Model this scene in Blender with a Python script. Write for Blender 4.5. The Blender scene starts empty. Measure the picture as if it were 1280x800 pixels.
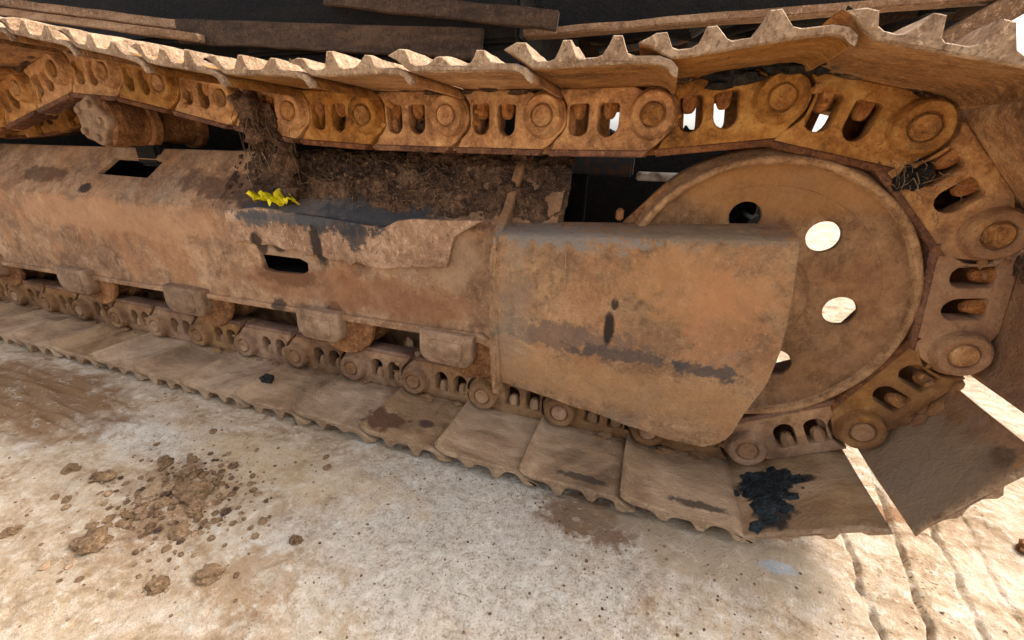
import bpy, bmesh, math, random
from math import sin, cos, pi, radians, sqrt, atan2, hypot
from mathutils import Vector, Matrix, noise, Euler
random.seed(7)
S = bpy.context.scene
COL = S.collection

# ------------------------------------------------------------------ camera
cd = bpy.data.cameras.new('camera'); cam = bpy.data.objects.new('camera', cd); COL.objects.link(cam)
cam.location = (-0.1917, -0.8232, 0.5784)
cam.rotation_euler = (1.18004, -0.02321, 0.33051)
cd.sensor_width = 36; cd.lens = 14.425; cd.clip_start = 0.02; cd.clip_end = 500
S.camera = cam
# ------------------------------------------------------------------ sky and sun
SUN_EL, SUN_AZ = radians(47), radians(32)          # azimuth measured from +X towards +Y
w = bpy.data.worlds.new('World'); S.world = w; w.use_nodes = True
nt = w.node_tree; bg = nt.nodes['Background']
sky = nt.nodes.new('ShaderNodeTexSky'); sky.sky_type = 'NISHITA'; sky.sun_disc = False
sky.sun_elevation = SUN_EL; sky.sun_rotation = pi/2 - SUN_AZ
sky.air_density = 1.0; sky.dust_density = 6.0; sky.ozone_density = 0.6; sky.altitude = 0
hs = nt.nodes.new('ShaderNodeHueSaturation'); hs.inputs['Saturation'].default_value = 0.35
nt.links.new(sky.outputs[0], hs.inputs['Color']); nt.links.new(hs.outputs[0], bg.inputs[0])
bg.inputs[1].default_value = 0.15
sd = bpy.data.lights.new('sun', 'SUN'); so = bpy.data.objects.new('sun', sd); COL.objects.link(so)
sd.energy = .8; sd.angle = radians(12); sd.color = (1.0, 0.93, 0.82)
sv = Vector((cos(SUN_EL)*cos(SUN_AZ), cos(SUN_EL)*sin(SUN_AZ), sin(SUN_EL)))
so.rotation_euler = (-sv).to_track_quat('-Z', 'Y').to_euler(); so.location = sv*20
S.view_settings.view_transform = 'Standard'; S.view_settings.look = 'None'
S.view_settings.exposure = 1.55; S.view_settings.gamma = 1
S.render.engine = 'CYCLES'

# ------------------------------------------------------------------ material helpers
def lin(c):
    return tuple((v/255/12.92 if v <= 10 else ((v/255+.055)/1.055)**2.4) for v in c) + (1,)
class NB:
    def __init__(s, name):
        s.m = bpy.data.materials.new(name); s.m.use_nodes = True
        s.t = s.m.node_tree; s.b = s.t.nodes['Principled BSDF']
        g = s.t.nodes.new('ShaderNodeNewGeometry'); s.pos = g.outputs['Position']; s.nrm = g.outputs['Normal']
    def n(s, typ): return s.t.nodes.new(typ)
    def l(s, a, b): s.t.links.new(a, b)
    def put(s, sock, v):
        if hasattr(v, 'is_linked') or isinstance(v, bpy.types.NodeSocket): s.l(v, sock)
        else: sock.default_value = v
    def math(s, op, a, b=0.0, clamp=False):
        n = s.n('ShaderNodeMath'); n.operation = op; n.use_clamp = clamp
        s.put(n.inputs[0], a); s.put(n.inputs[1], b); return n.outputs[0]
    def vec(s, scale, off=(0,0,0)):
        n = s.n('ShaderNodeMapping'); n.inputs['Scale'].default_value = scale; n.inputs['Location'].default_value = off
        s.l(s.pos, n.inputs[0]); return n.outputs[0]
    def noise(s, scale, detail=6, rough=.6, stretch=(1,1,1), off=(0,0,0), dist=0.0):
        n = s.n('ShaderNodeTexNoise'); n.inputs['Scale'].default_value = scale
        n.inputs['Detail'].default_value = detail; n.inputs['Roughness'].default_value = rough
        n.inputs['Distortion'].default_value = dist
        s.l(s.vec(stretch, off), n.inputs['Vector']); return n.outputs['Fac']
    def voro(s, scale, feature='F1', stretch=(1,1,1)):
        n = s.n('ShaderNodeTexVoronoi'); n.inputs['Scale'].default_value = scale; n.feature = feature
        s.l(s.vec(stretch), n.inputs['Vector']); return n.outputs['Distance']
    def rng(s, v, a, b, c=0.0, d=1.0):
        n = s.n('ShaderNodeMapRange'); n.interpolation_type = 'SMOOTHSTEP'
        s.put(n.inputs[0], v)
        for i, k in enumerate((a, b, c, d)): n.inputs[i+1].default_value = k
        return n.outputs[0]
    def ramp(s, v, stops):
        n = s.n('ShaderNodeValToRGB'); e = n.color_ramp.elements
        while len(e) < len(stops): e.new(.5)
        for k, (p, c) in enumerate(stops): e[k].position = p; e[k].color = lin(c)
        s.l(v, n.inputs[0]); return n.outputs[0]
    def mix(s, f, a, b, mode='MIX'):
        n = s.n('ShaderNodeMix'); n.data_type = 'RGBA'; n.blend_type = mode
        s.put(n.inputs[0], f); s.put(n.inputs[6], a if not isinstance(a, tuple) or len(a) == 4 else lin(a))
        s.put(n.inputs[7], b if not isinstance(b, tuple) or len(b) == 4 else lin(b)); return n.outputs[2]
    def sep(s):
        n = s.n('ShaderNodeSeparateXYZ'); s.l(s.pos, n.inputs[0]); return n.outputs
    def spot(s, c, r, amp=.5, nscale=30, edge=.25):
        a = s.n('ShaderNodeVectorMath'); a.operation = 'SUBTRACT'; s.l(s.pos, a.inputs[0]); a.inputs[1].default_value = c
        b = s.n('ShaderNodeVectorMath'); b.operation = 'DIVIDE'; s.l(a.outputs[0], b.inputs[0]); b.inputs[1].default_value = r
        d = s.n('ShaderNodeVectorMath'); d.operation = 'LENGTH'; s.l(b.outputs[0], d.inputs[0])
        if not hasattr(s, '_sn'): s._sn = {}
        if nscale not in s._sn: s._sn[nscale] = s.noise(nscale, 5, .65)
        v = s.math('ADD', d.outputs['Value'], s.math('MULTIPLY', s.math('SUBTRACT', s._sn[nscale], .5), amp*4))
        return s.rng(v, 1+edge, 1-edge)
    def finish(s, col, rough, bump, strength=.6, dist=.004, metal=0.0, spec=.3):
        s.put(s.b.inputs['Base Color'], col if not isinstance(col, tuple) else lin(col)); s.put(s.b.inputs['Roughness'], rough)
        s.b.inputs['Metallic'].default_value = metal; s.b.inputs['Specular IOR Level'].default_value = spec
        if bump is not None:
            n = s.n('ShaderNodeBump'); n.inputs['Strength'].default_value = strength; n.inputs['Distance'].default_value = dist
            s.l(bump, n.inputs['Height']); s.l(n.outputs[0], s.b.inputs['Normal'])
        return s.m

def bumpmix(b, *terms):
    out = None
    for v, k in terms:
        t = b.math('MULTIPLY', v, k); out = t if out is None else b.math('ADD', out, t)
    return out

MUD = ((112, 88, 66), (154, 124, 94), (186, 156, 124))
def rust(name, dark, mid, light, mud=True, seed=0, scale=1.0, mudz=(.30, -.02), pits=True, rough=.85, spots=(), stretch=(1,1,1), speck=.35, mudamt=.85, grit=1.0, vary=.0, mudc=None, bs=.9, blotch=0.0):
    b = NB(name); o = (seed*3.1, seed*1.7, seed*2.3)
    n1 = b.noise(9*scale, 8, .62, stretch, o, .4); n2 = b.noise(38*scale, 7, .65, stretch, o, .3); n3 = b.noise(190*scale, 4, .7, (1,1,1), o)
    n0 = b.noise(3.2*scale, 4, .55, stretch, o)
    v = b.math('ADD', b.math('MULTIPLY', n1, .5), b.math('MULTIPLY', n2, .5))
    c = b.ramp(v, [(.36, dark), (.49, mid), (.62, light)])
    c = b.mix(b.rng(n0, .42, .62, 0, .45), c, dark)
    c = b.mix(b.rng(n3, .54, .66, 0, speck), c, light)
    c = b.mix(b.rng(n3, .46, .36, 0, speck), c, tuple(int(k*.45) for k in dark))
    n4 = b.noise(95*scale, 6, .72, (1, 1, .75), (o[1], o[0], o[2]), .15)
    c = b.mix(b.rng(n4, .55, .64, 0, .55*grit), c, tuple(min(255, int(k*1.12)) for k in light))
    c = b.mix(b.rng(n4, .44, .35, 0, .6*grit), c, tuple(int(k*.6) for k in dark))
    n5 = b.noise(21*scale, 8, .7, (1, 1, .8), (o[2], o[1], o[0]), .5)
    c = b.mix(b.rng(n5, .56, .62, 0, .30), c, tuple(int(k*.62) for k in dark))
    if mud:
        z = b.sep()[2]
        zz = b.math('ADD', z, b.math('MULTIPLY', b.math('SUBTRACT', n1, .5), .5))
        f = b.rng(zz, mudz[0], mudz[1], 0, mudamt)
        up = b.n('ShaderNodeSeparateXYZ'); b.l(b.nrm, up.inputs[0])
        mp = mudc or MUD
        nm = b.noise(5.5, 7, .6, (1, 1, 1), (7, 3, 1), .8)
        mc = b.ramp(b.math('ADD', b.math('MULTIPLY', nm, .75), b.math('MULTIPLY', n2, .25)), [(.38, mp[0]), (.5, mp[1]), (.62, mp[2])])
        c = b.mix(f, c, mc)
    if blotch:
        nb = b.noise(6.5, 7, .62, (1, 1, .8), (2+o[0], 5, 9), .3); nc = b.noise(11, 7, .66, (.7, 1, 1.2), (8, 1+o[1], 4), .2)
        c = b.mix(b.rng(nb, .50, .60, 0, blotch), c, (178, 124, 82))
        c = b.mix(b.rng(nc, .52, .62, 0, blotch*.9), c, (112, 84, 68))
        c = b.mix(b.rng(nb, .44, .36, 0, blotch*.7), c, (150, 138, 124))
    rg = b.rng(n2, .3, .7, rough-.08, rough+.08)
    for (pc, pr, colr, st, am, ns) in spots:
        f = b.math('MULTIPLY', b.spot(pc, pr, am, ns), st)
        c = b.mix(f, c, colr)
    vb = b.voro(120*scale)
    if vary:
        oi = b.n('ShaderNodeObjectInfo'); hv = b.n('ShaderNodeHueSaturation')
        b.l(b.rng(oi.outputs['Random'], 0, 1, 1-vary, 1+vary*.7), hv.inputs['Value']); b.l(b.rng(oi.outputs['Random'], 0, 1, 1.05, .88), hv.inputs['Saturation'])
        b.put(hv.inputs['Color'], c); c = hv.outputs[0]
    return b.finish(c, rg, bumpmix(b, (n1, 1.0), (n2, .9), (n4, .5*grit), (n3, .45), (vb, .3*grit)), bs, .007, spec=.25)

BLK = (22, 20, 20); OIL = (30, 32, 36)
M = {}
M['link'] = rust('rusty orange link', (108, 72, 38), (178, 120, 60), (216, 166, 98), seed=1, mudamt=.8, grit=.5, speck=.25, vary=.22, mudc=((88, 64, 48), (128, 98, 74), (162, 132, 104)),
    spots=[((-.08, -.06, .70), (.05, .05, .012), (30, 26, 24), .9, .3, 40), ((.34,.0,.28),(.12,.3,.30),(138,100,72),.6,.3,20)])
M['rail'] = rust('worn rail steel', (72, 44, 30), (112, 72, 48), (160, 106, 66), seed=2, mudc=((84, 56, 42), (116, 84, 64), (150, 118, 92)), vary=.15)
M['pin'] = rust('rusty pin end', (114, 76, 44), (176, 122, 70), (214, 168, 108), seed=3, grit=.5, vary=.2, mudc=((100, 70, 50), (146, 110, 80), (176, 142, 110)))
M['shoe'] = rust('rusty shoe plate', (114, 78, 44), (178, 124, 68), (214, 166, 104), seed=4, stretch=(.45, 1, 1), mudamt=.95, grit=.5, vary=.12,
    spots=[((.095, -.06, -.025), (.045, .042, .05), (30, 36, 42), .95, .5, 45), ((.095,-.135,-.028),(.035,.025,.03),(34,33,36),.9,.5,45), ((.155,-.05,.0),(.02,.012,.03),(34,33,36),.9,.3,45),
           ((-.036, -.141, -.045), (.05, .010, .03), (52, 44, 38), .8, .5, 60), ((-.25,-.145,-.045),(.05,.010,.03),(58,50,44),.8,.6,60),
           ((-.752, -.122, -.045), (.06, .035, .03), (88, 56, 44), .85, .5, 40), ((-.647,-.099,-.045),(.022,.014,.03),(62,46,50),.8,.3,60),
           ((.329, -.143, .179), (.03, .02, .025), (40, 36, 36), .85, .3, 50), ((.276,-.087,.074),(.03,.03,.03),(136,128,112),.7,.5,30), ((.29,-.07,.11),(.075,.3,.09),(146,124,100),.8,.5,18),
           ((.42, .0, .35), (.12, .4, .3), (128, 92, 66), .6, .2, 20)])
M['edge'] = rust('worn pale grouser steel', (122, 94, 70), (170, 138, 108), (206, 178, 146), seed=5, scale=1.3, mudamt=.6)
M['nut'] = rust('rusty nut', (110, 66, 34), (160, 100, 52), (190, 140, 86), seed=6)
fr_spots = [
    ((-1.02, .03, .45), (.24, .05, .035), (70, 68, 66), .8, 1.0, 50), ((-.80, .03, .45), (.16, .05, .04), (60, 58, 58), .85, .8, 34), ((-1.1, -.01, .40), (.12, .05, .02), (62, 60, 60), .8, .9, 50), ((-.9, 0, .40), (.10, .05, .02), (52, 52, 56), .8, .9, 50),
   
    ((-.98, -.01, .425), (.27, .05, .035), (92, 92, 92), .75, .9, 40), ((-.80, 0, .43), (.16, .06, .05), (58, 60, 64), .8, .5, 30),
    ((-1.19, -.01, .425), (.05, .05, .03), (60, 68, 80), .9, .4, 40), ((-.98, 0, .35), (.02, .05, .06), (40, 38, 38), .9, .5, 40),
    ((-1.11, 0, .25), (.10, .05, .03), (44, 36, 32), .85, .5, 40), ((-1.18, 0, .33), (.02, .05, .03), (52, 40, 34), .85, .3, 60),
    ((-1.12, 0, .335), (.025, .05, .02), (44, 36, 32), .85, .3, 60), ((-.97, 0, .165), (.03, .05, .03), (40, 36, 36), .9, .4, 50),
    ((-1.16, 0, .16), (.025, .05, .02), (60, 48, 40), .8, .4, 50), ((-1.9, .02, .44), (.03, .03, .015), (40, 34, 32), .9, .3, 60),
    ((-2.15, .05, .47), (.12, .03, .03), (84, 58, 40), .7, .6, 30), ((-1.8, 0, .36), (.5, .06, .05), (196, 150, 112), .5, .5, 12),
    ((-1.25, .05, .47), (.25, .05, .06), (84, 60, 44), .75, .6, 20), ((-.62, 0, .36), (.07, .05, .08), (172, 142, 112), .5, .4, 14),
    ((-.9, 0, .23), (.4, .05, .05), (140, 94, 62), .6, .5, 10)]
M['frame'] = rust('weathered frame steel', grit=.6, blotch=.4, dark=(112, 82, 60), mid=(162, 126, 94), light=(200, 162, 126), mud=False, seed=7, scale=.75, spots=fr_spots, speck=.22)
M['patch'] = rust('pale peeled plate', (128, 94, 70), (172, 136, 106), (206, 172, 142), mud=False, seed=8, speck=.25,
    spots=[((-.93,-.02,.415),(.13,.05,.028),(60,60,62),.9,.9,45), ((-.86,-.02,.385),(.035,.05,.03),(60,60,62),.85,.8,50), ((-1.07,-.02,.41),(.16,.05,.014),(84,86,88),.8,1.0,60), ((-.98,-.02,.35),(.016,.05,.05),(36,34,34),.9,.4,40), ((-1.17,-.02,.40),(.05,.05,.018),(78,80,84),.8,.9,50), ((-1.18,-.02,.345),(.02,.05,.02),(50,38,32),.9,.3,60)])
gd_spots = [
    ((-.36, -.05, .43), (.16, .08, .018), (132, 130, 124), .7, 1.1, 60), ((-.14, -.05, .452), (.16, .08, .014), (126, 116, 100), .6, 1.0, 50),
    ((-.33, -.05, .225), (.13, .08, .028), (92, 82, 76), .6, 1.0, 40), ((-.22, -.05, .205), (.09, .08, .016), (78, 72, 70), .75, 1.0, 45),
    ((-.055, -.05, .20), (.05, .08, .016), (70, 68, 70), .8, 1.0, 45), ((-.245, -.05, .26), (.010, .08, .034), (38, 32, 30), .95, .25, 60),
    ((-.24, -.05, .31), (.008, .08, .012), (46, 36, 32), .9, .3, 60), ((-.44, -.05, .22), (.035, .08, .2), (138, 124, 106), .35, .8, 24),
    ((-.1, -.05, .36), (.14, .08, .06), (188, 138, 90), .45, .8, 24), ((-.05, -.05, .30), (.07, .08, .08), (180, 124, 84), .4, .8, 30),
    ((-.2, -.04, .12), (.3, .08, .05), (172, 132, 92), .55, .3, 10)]
M['guard'] = rust('weathered guard plate', (116, 88, 64), (160, 124, 90), (188, 150, 112), grit=.55, blotch=.32, mud=False, seed=9, scale=1.1, spots=gd_spots, speck=.3)
M['idler'] = rust('idler web rust', (100, 72, 48), (142, 106, 74), (172, 134, 96), mud=False, seed=10, scale=1.2, blotch=.25, speck=.25, grit=.5,
    spots=[((0, .03, .57), (.2, .06, .09), (176, 124, 68), .5, .3, 12)])
M['rim'] = rust('idler rim rust', (116, 82, 54), (164, 124, 86), (198, 158, 116), mud=False, seed=11, scale=1.3, grit=.5)
M['roller'] = rust('roller rust', (88, 56, 36), (144, 96, 58), (178, 130, 86), mud=False, seed=12)
M['cap'] = rust('dusty roller cap', speck=.15, dark=(104, 80, 60), mid=(146, 116, 90), light=(178, 148, 120), mud=False, seed=13, grit=.25, bs=.35)
M['beam'] = rust('dusty brown beam', (98, 72, 52), (150, 116, 86), (184, 154, 124), mud=False, seed=14, stretch=(.2, 1, 1))
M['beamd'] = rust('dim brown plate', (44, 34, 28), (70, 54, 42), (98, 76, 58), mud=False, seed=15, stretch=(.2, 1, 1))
M['dark'] = rust('shade black steel', (10, 9, 9), (18, 16, 15), (34, 29, 26), mud=False, seed=16, speck=.2)  # near-black colour carries the shade under and inside the machine
M['soil'] = rust('dark soil', (42, 32, 26), (84, 62, 47), (138, 106, 80), mud=False, seed=17, scale=1.6, speck=.7)
M['grease'] = rust('black dried grease', (14, 14, 15), (28, 28, 30), (70, 66, 64), mud=False, seed=18, scale=2, rough=.5, speck=.6)
M['wetgrease'] = rust('wet blue black grease', (14, 16, 18), (26, 32, 36), (70, 82, 86), mud=False, seed=28, scale=2, rough=.3, speck=.6)
M['clod'] = rust('brown mud clod', (84, 62, 44), (126, 98, 70), (164, 134, 102), mud=False, seed=19, scale=2, speck=.4)
M['blackstone'] = rust('dark stone', (26, 25, 25), (44, 42, 42), (72, 70, 70), mud=False, seed=20)
M['straw'] = rust('dry straw', (84, 64, 44), (130, 104, 74), (176, 150, 114), mud=False, seed=21)
b = NB('yellow leaf'); M['leaf'] = b.finish(b.mix(b.rng(b.noise(120, 5), .55, .66, 0, .7), b.ramp(b.noise(60, 4), [(.35, (176, 150, 4)), (.5, (228, 212, 10)), (.65, (244, 234, 60))]), (120, 96, 50)), .5, b.noise(90, 3), .3, .002)
b = NB('grey painted plate'); M['greyplate'] = b.finish(b.mix(b.rng(b.noise(40, 6), .5, .6), (66, 74, 80), (104, 74, 54)), .6, b.noise(80, 4), .4, .003)
b = NB('pale mottled concrete'); M['white'] = b.finish(b.ramp(b.noise(30, 6), [(.35, (120, 112, 100)), (.5, (214, 206, 192)), (.65, (240, 236, 228))]), .8, None)

# ------------------------------------------------------------------ mesh helpers
def _area(p): return sum(p[i][0]*p[(i+1) % len(p)][1]-p[(i+1) % len(p)][0]*p[i][1] for i in range(len(p)))/2
def _inside(pt, loops):
    c = False
    for L in loops:
        n = len(L)
        for i in range(n):
            (x1, y1), (x2, y2) = L[i], L[(i+1) % n]
            if (y1 > pt[1]) != (y2 > pt[1]) and pt[0] < (x2-x1)*(pt[1]-y1)/(y2-y1)+x1: c = not c
    return c
def _inset(L, d):
    out = []; n = len(L)
    for i in range(n):
        p0, p1, p2 = Vector(L[i-1]), Vector(L[i]), Vector(L[(i+1) % n])
        a = (p1-p0).normalized(); b_ = (p2-p1).normalized()
        na = Vector((-a.y, a.x)); nb = Vector((-b_.y, b_.x)); m_ = na+nb
        if m_.length < 1e-4: m_ = na
        m_.normalize(); k = min(1/max(.3, m_.dot(na)), 2)
        q = p1+m_*d*k; out.append((q.x, q.y))
    return out
def curve_mesh(outer, holes=(), depth=.02, bevel=.002, res=1):
    """flat outline in (x,z) with holes, thickness along y: 0..depth, edges rounded off"""
    from mathutils.geometry import delaunay_2d_cdt
    loops = []
    for k, L in enumerate([outer]+list(holes)):
        L = [tuple(p) for i, p in enumerate(L) if hypot(p[0]-L[i-1][0], p[1]-L[i-1][1]) > 1e-5]
        if (_area(L) > 0) != (k == 0): L = L[::-1]
        loops.append(L)
    vs, fs = [], []
    inl = [_inset(L, bevel) for L in loops]
    pts = [Vector(p) for L in inl for p in L]; edges = []; b0 = 0
    for L in inl:
        n = len(L); edges += [(b0+i, b0+(i+1) % n) for i in range(n)]; b0 += n
    rv, re, rf, *_ = delaunay_2d_cdt(pts, edges, [], 0, 1e-7)
    tris = [f for f in rf if _inside((sum(rv[i].x for i in f)/3, sum(rv[i].y for i in f)/3), inl)]
    nv = len(rv)
    vs = [(v.x, 0.0, v.y) for v in rv]+[(v.x, depth, v.y) for v in rv]
    for f in tris:
        a_ = sum(rv[f[i]].x*rv[f[(i+1) % 3]].y-rv[f[(i+1) % 3]].x*rv[f[i]].y for i in range(3))
        f = list(f) if a_ > 0 else list(f)[::-1]
        fs.append(f); fs.append([nv+i for i in f[::-1]])
    rings = [(0, bevel)]+[(bevel*(1-cos(pi/2*t/res)), bevel*(1-sin(pi/2*t/res))) for t in range(1, res)]+[(bevel, 0)]
    full = rings+[(depth-y, i_) for y, i_ in rings[::-1]]
    for L in loops:
        n = len(L); base = len(vs)
        for y, ins in full:
            for p in _inset(L, ins): vs.append((p[0], y, p[1]))
        for r_ in range(len(full)-1):
            for i in range(n):
                i2 = (i+1) % n; o1 = base+r_*n; o2 = o1+n
                fs.append((o1+i, o2+i, o2+i2, o1+i2))
    m = bpy.data.meshes.new('c'); m.from_pydata(vs, [], fs)
    bm = bmesh.new(); bm.from_mesh(m); bmesh.ops.remove_doubles(bm, verts=bm.verts, dist=1e-6)
    bmesh.ops.recalc_face_normals(bm, faces=bm.faces); bm.to_mesh(m); bm.free()
    return m
def lathe(profile, seg=48, axis='Y', close=False):
    """profile of (r, y)"""
    vs, fs = [], []
    n = len(profile)
    for k in range(seg):
        a = 2*pi*k/seg
        for r, y in profile: vs.append((r*cos(a), y, r*sin(a)))
    for k in range(seg):
        k2 = (k+1) % seg
        for i in range(n-1 if not close else n):
            j = (i+1) % n
            fs.append((k*n+i, k*n+j, k2*n+j, k2*n+i))
    m = bpy.data.meshes.new('l'); m.from_pydata(vs, [], fs); 
    bm = bmesh.new(); bm.from_mesh(m); bmesh.ops.remove_doubles(bm, verts=bm.verts, dist=1e-6)
    bmesh.ops.recalc_face_normals(bm, faces=bm.faces); bm.to_mesh(m); bm.free()
    return m
def boxm(x0, x1, y0, y1, z0, z1, bev=.003):
    bm = bmesh.new(); bmesh.ops.create_cube(bm, size=1)
    for v in bm.verts:
        v.co = Vector(((x0+x1)/2+v.co.x*(x1-x0), (y0+y1)/2+v.co.y*(y1-y0), (z0+z1)/2+v.co.z*(z1-z0)))
    if bev: bmesh.ops.bevel(bm, geom=bm.edges[:], offset=bev, segments=2, affect='EDGES')
    m = bpy.data.meshes.new('b'); bm.to_mesh(m); bm.free(); return m
def join(items, name):
    """items: (mesh, matrix or None, material index)"""
    bm = bmesh.new()
    for m, mt, mi in items:
        t = m.copy()
        if mt is not None: t.transform(mt)
        n0 = len(bm.faces); bm.from_mesh(t); bm.faces.ensure_lookup_table()
        if mi is not None:
            for f in bm.faces[n0:]: f.material_index = mi
        bpy.data.meshes.remove(t)
    m = bpy.data.meshes.new(name); bm.to_mesh(m); bm.free(); return m
def smooth(m, ang=40):
    for p in m.polygons: p.use_smooth = True
    try: m.set_sharp_from_angle(angle=radians(ang))
    except Exception: pass
    return m
def obj(name, m, mats, parent=None, loc=None, rot=None, mtx=None):
    if not m.materials:
        for k in (mats if isinstance(mats, (list, tuple)) else [mats]): m.materials.append(M[k])
    o = bpy.data.objects.new(name, m); COL.objects.link(o)
    if parent: o.parent = parent
    if mtx is not None: o.matrix_basis = mtx
    if loc: o.location = loc
    if rot: o.rotation_euler = rot
    return o
def tag(o, label=None, cat=None, group=None, kind=None):
    for k, v in (('label', label), ('category', cat), ('group', group), ('kind', kind)):
        if v: o[k] = v
    return o
def T(x, y, z): return Matrix.Translation((x, y, z))
def arc(cx, cz, r, a0, a1, n):
    return [(cx+r*cos(radians(a0+(a1-a0)*k/n)), cz+r*sin(radians(a0+(a1-a0)*k/n))) for k in range(n+1)]
def rough_up(m, amp, sc, seed=0, dirw=(1,1,1)):
    for v in m.vertices:
        p = v.co*sc+Vector((seed*7.1, seed*3.3, seed*5.7))
        n = noise.noise_vector(p)
        v.co += Vector((n.x*dirw[0], n.y*dirw[1], n.z*dirw[2]))*amp
def tube(pts, r, seg=6, taper=1.0):
    vs, fs = [], []
    n = len(pts)
    for i, p in enumerate(pts):
        p = Vector(p); d = (Vector(pts[min(i+1, n-1)])-Vector(pts[max(i-1, 0)])).normalized()
        a = d.orthogonal().normalized(); c = d.cross(a); rr = r*(1+(taper-1)*i/max(1, n-1))
        for k in range(seg):
            t = 2*pi*k/seg; vs.append(p+a*cos(t)*rr+c*sin(t)*rr)
    for i in range(n-1):
        for k in range(seg):
            k2 = (k+1) % seg; fs.append((i*seg+k, i*seg+k2, (i+1)*seg+k2, (i+1)*seg+k))
    fs.append(tuple(range(seg))[::-1]); fs.append(tuple((n-1)*seg+k for k in range(seg)))
    m = bpy.data.meshes.new('t'); m.from_pydata([tuple(v) for v in vs], [], fs); return m

# ------------------------------------------------------------------ ground
GZ = -.082
def ghit(x, y):
    z = noise.fractal(Vector((x*2.2, y*2.2, 3.1)), .6, 2.0, 5)*.008
    z += noise.fractal(Vector((x*14, y*14, 9.1)), .8, 2.1, 5)*.0030
    # muddy ridges beside the track at the left
    z += max(0, noise.noise(Vector((x*9, y*30, 2.5)))-.1)*.010*max(0, min(1, (-x-.6)/.6))
    m = max(0, 1-((x+1.85)/.55)**2)*max(0, 1-((y+.36)/.16)**2)
    if m > 0: z += m*abs(noise.noise(Vector((x*5+y*9, y*34, 1))))*.035
    # long grooves running away from the camera on the right
    for gx0, gs, gw, gd in ((.238, .09, .0055, .014), (.328, .2, .0055, .014), (.40, .2, .005, .012), (.46, .22, .004, .007)):
        if y < .2:
            d = abs(x-(gx0+gs*(y+.06)+.007*noise.noise(Vector((y*24, gx0*30, 0)))))
            gd = gd*max(0.1, min(1.3, .75+1.4*noise.noise(Vector((y*30, gx0*50, 3)))))
            if d < gw: z -= gd*(1-d/gw)
    d = abs(x-(-.514-(y+.297)*.75+.006*noise.noise(Vector((y*15, 4, 0)))))
    if y < -.27 and d < .006: z -= .003*(1-d/.006)
    for cx, cy, r, h in ((-1.03, -.42, .09, .014), (-.70, -.50, .06, .008), (-.98, -.47, .06, .010)):
        q = hypot((x-cx)/1.2, y-cy)/r
        if q < 1: z += h*(1-q*q)*(.5+1.0*abs(noise.noise(Vector((x*30, y*30, 5)))))
    # flattened under the shoes
    if -.2 < y < .45 and x < .3: z = min(z, .003)
    return GZ+z
def axis(lo, hi, fine, outer):
    xs = []; v = lo
    while v < hi: xs.append(v); v += fine
    xs.append(hi); s = fine; v = hi
    while v < outer: s *= 1.18; v += s; xs.append(min(v, outer))
    s = fine; v = lo; pre = []
    while v > -outer: s *= 1.18; v -= s; pre.append(max(v, -outer))
    return pre[::-1]+xs
xs = axis(-1.5, .62, .0042, 80); ys = axis(-.75, -.1, .0042, 80)
verts = [(x, y, ghit(x, y)) for x in xs for y in ys]
ny = len(ys)
faces = [(i*ny+j, (i+1)*ny+j, (i+1)*ny+j+1, i*ny+j+1) for i in range(len(xs)-1) for j in range(ny-1)]
gm = bpy.data.meshes.new('ground'); gm.from_pydata(verts, [], faces); smooth(gm, 180)
b = NB('pale dusty ground')
n0 = b.noise(2.1, 5, .6, off=(4, 2, 0)); n1 = b.noise(9, 8, .65, (1, 1.6, 1), dist=.6); n2 = b.noise(60, 6, .7); n3 = b.noise(260, 4, .7)
X, Y, Z = b.sep()
c = b.ramp(b.math('ADD', b.math('MULTIPLY', n1, .65), b.math('MULTIPLY', n2, .35)), [(.36, (140, 112, 84)), (.45, (178, 152, 122)), (.53, (200, 178, 152)), (.63, (214, 200, 182))])
c = b.mix(b.rng(n2, .54, .68, 0, .35), c, (236, 228, 214))
gw = b.math('MAXIMUM', b.spot((-.42, -.33, GZ), (.34, .22, .3), .6, 16, .5), b.spot((-1.25, -.34, GZ), (.25, .05, .3), .4, 12, .4))
wc = b.ramp(b.math('ADD', b.math('MULTIPLY', n2, .5), b.math('MULTIPLY', n3, .5)), [(.34, (124, 112, 98)), (.44, (180, 169, 154)), (.5, (208, 198, 184)), (.6, (224, 216, 204))])
c = b.mix(b.math('MULTIPLY', gw, .75), c, wc)
for pc, pr, cl, st, am, ns in [
    ((-.235, -.20, GZ), (.10, .055, .3), (128, 98, 72), .9, .45, 30), ((-.14, -.17, GZ), (.08, .03, .3), (150, 116, 86), .8, .5, 30),
    ((-1.78, -.33, GZ), (.40, .13, .3), (134, 98, 64), .85, .5, 9), ((-1.03, -.42, GZ), (.12, .09, .3), (160, 128, 96), .6, 1.0, 40),
    ((-.98, -.50, GZ), (.05, .05, .3), (150, 116, 84), .7, .6, 40), ((0.0, -.20, GZ), (.18, .07, .3), (178, 158, 132), .8, .5, 20),
    ((.10, -.20, GZ), (.03, .012, .3), (176, 178, 180), .9, .4, 60), ((.35, .02, GZ), (.05, .02, .3), (150, 108, 70), .8, .5, 40),
    ((-.72, -.52, GZ), (.07, .05, .3), (168, 134, 98), .6, .6, 30), ((-.9, -.3, GZ), (.3, .06, .3), (206, 178, 140), .5, .5, 12)]:
    c = b.mix(b.math('MULTIPLY', b.spot(pc, pr, am, ns), st), c, cl)
c = b.mix(b.rng(n3, .40, .31, 0, .6), c, (104, 84, 64))
n6 = b.noise(26, 8, .75, (1, 1.4, 1), (3, 3, 0), 1.0)
c = b.mix(b.rng(n6, .54, .62, 0, .5), c, (206, 194, 176))
c = b.mix(b.rng(n6, .44, .36, 0, .30), c, (150, 126, 100))
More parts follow.
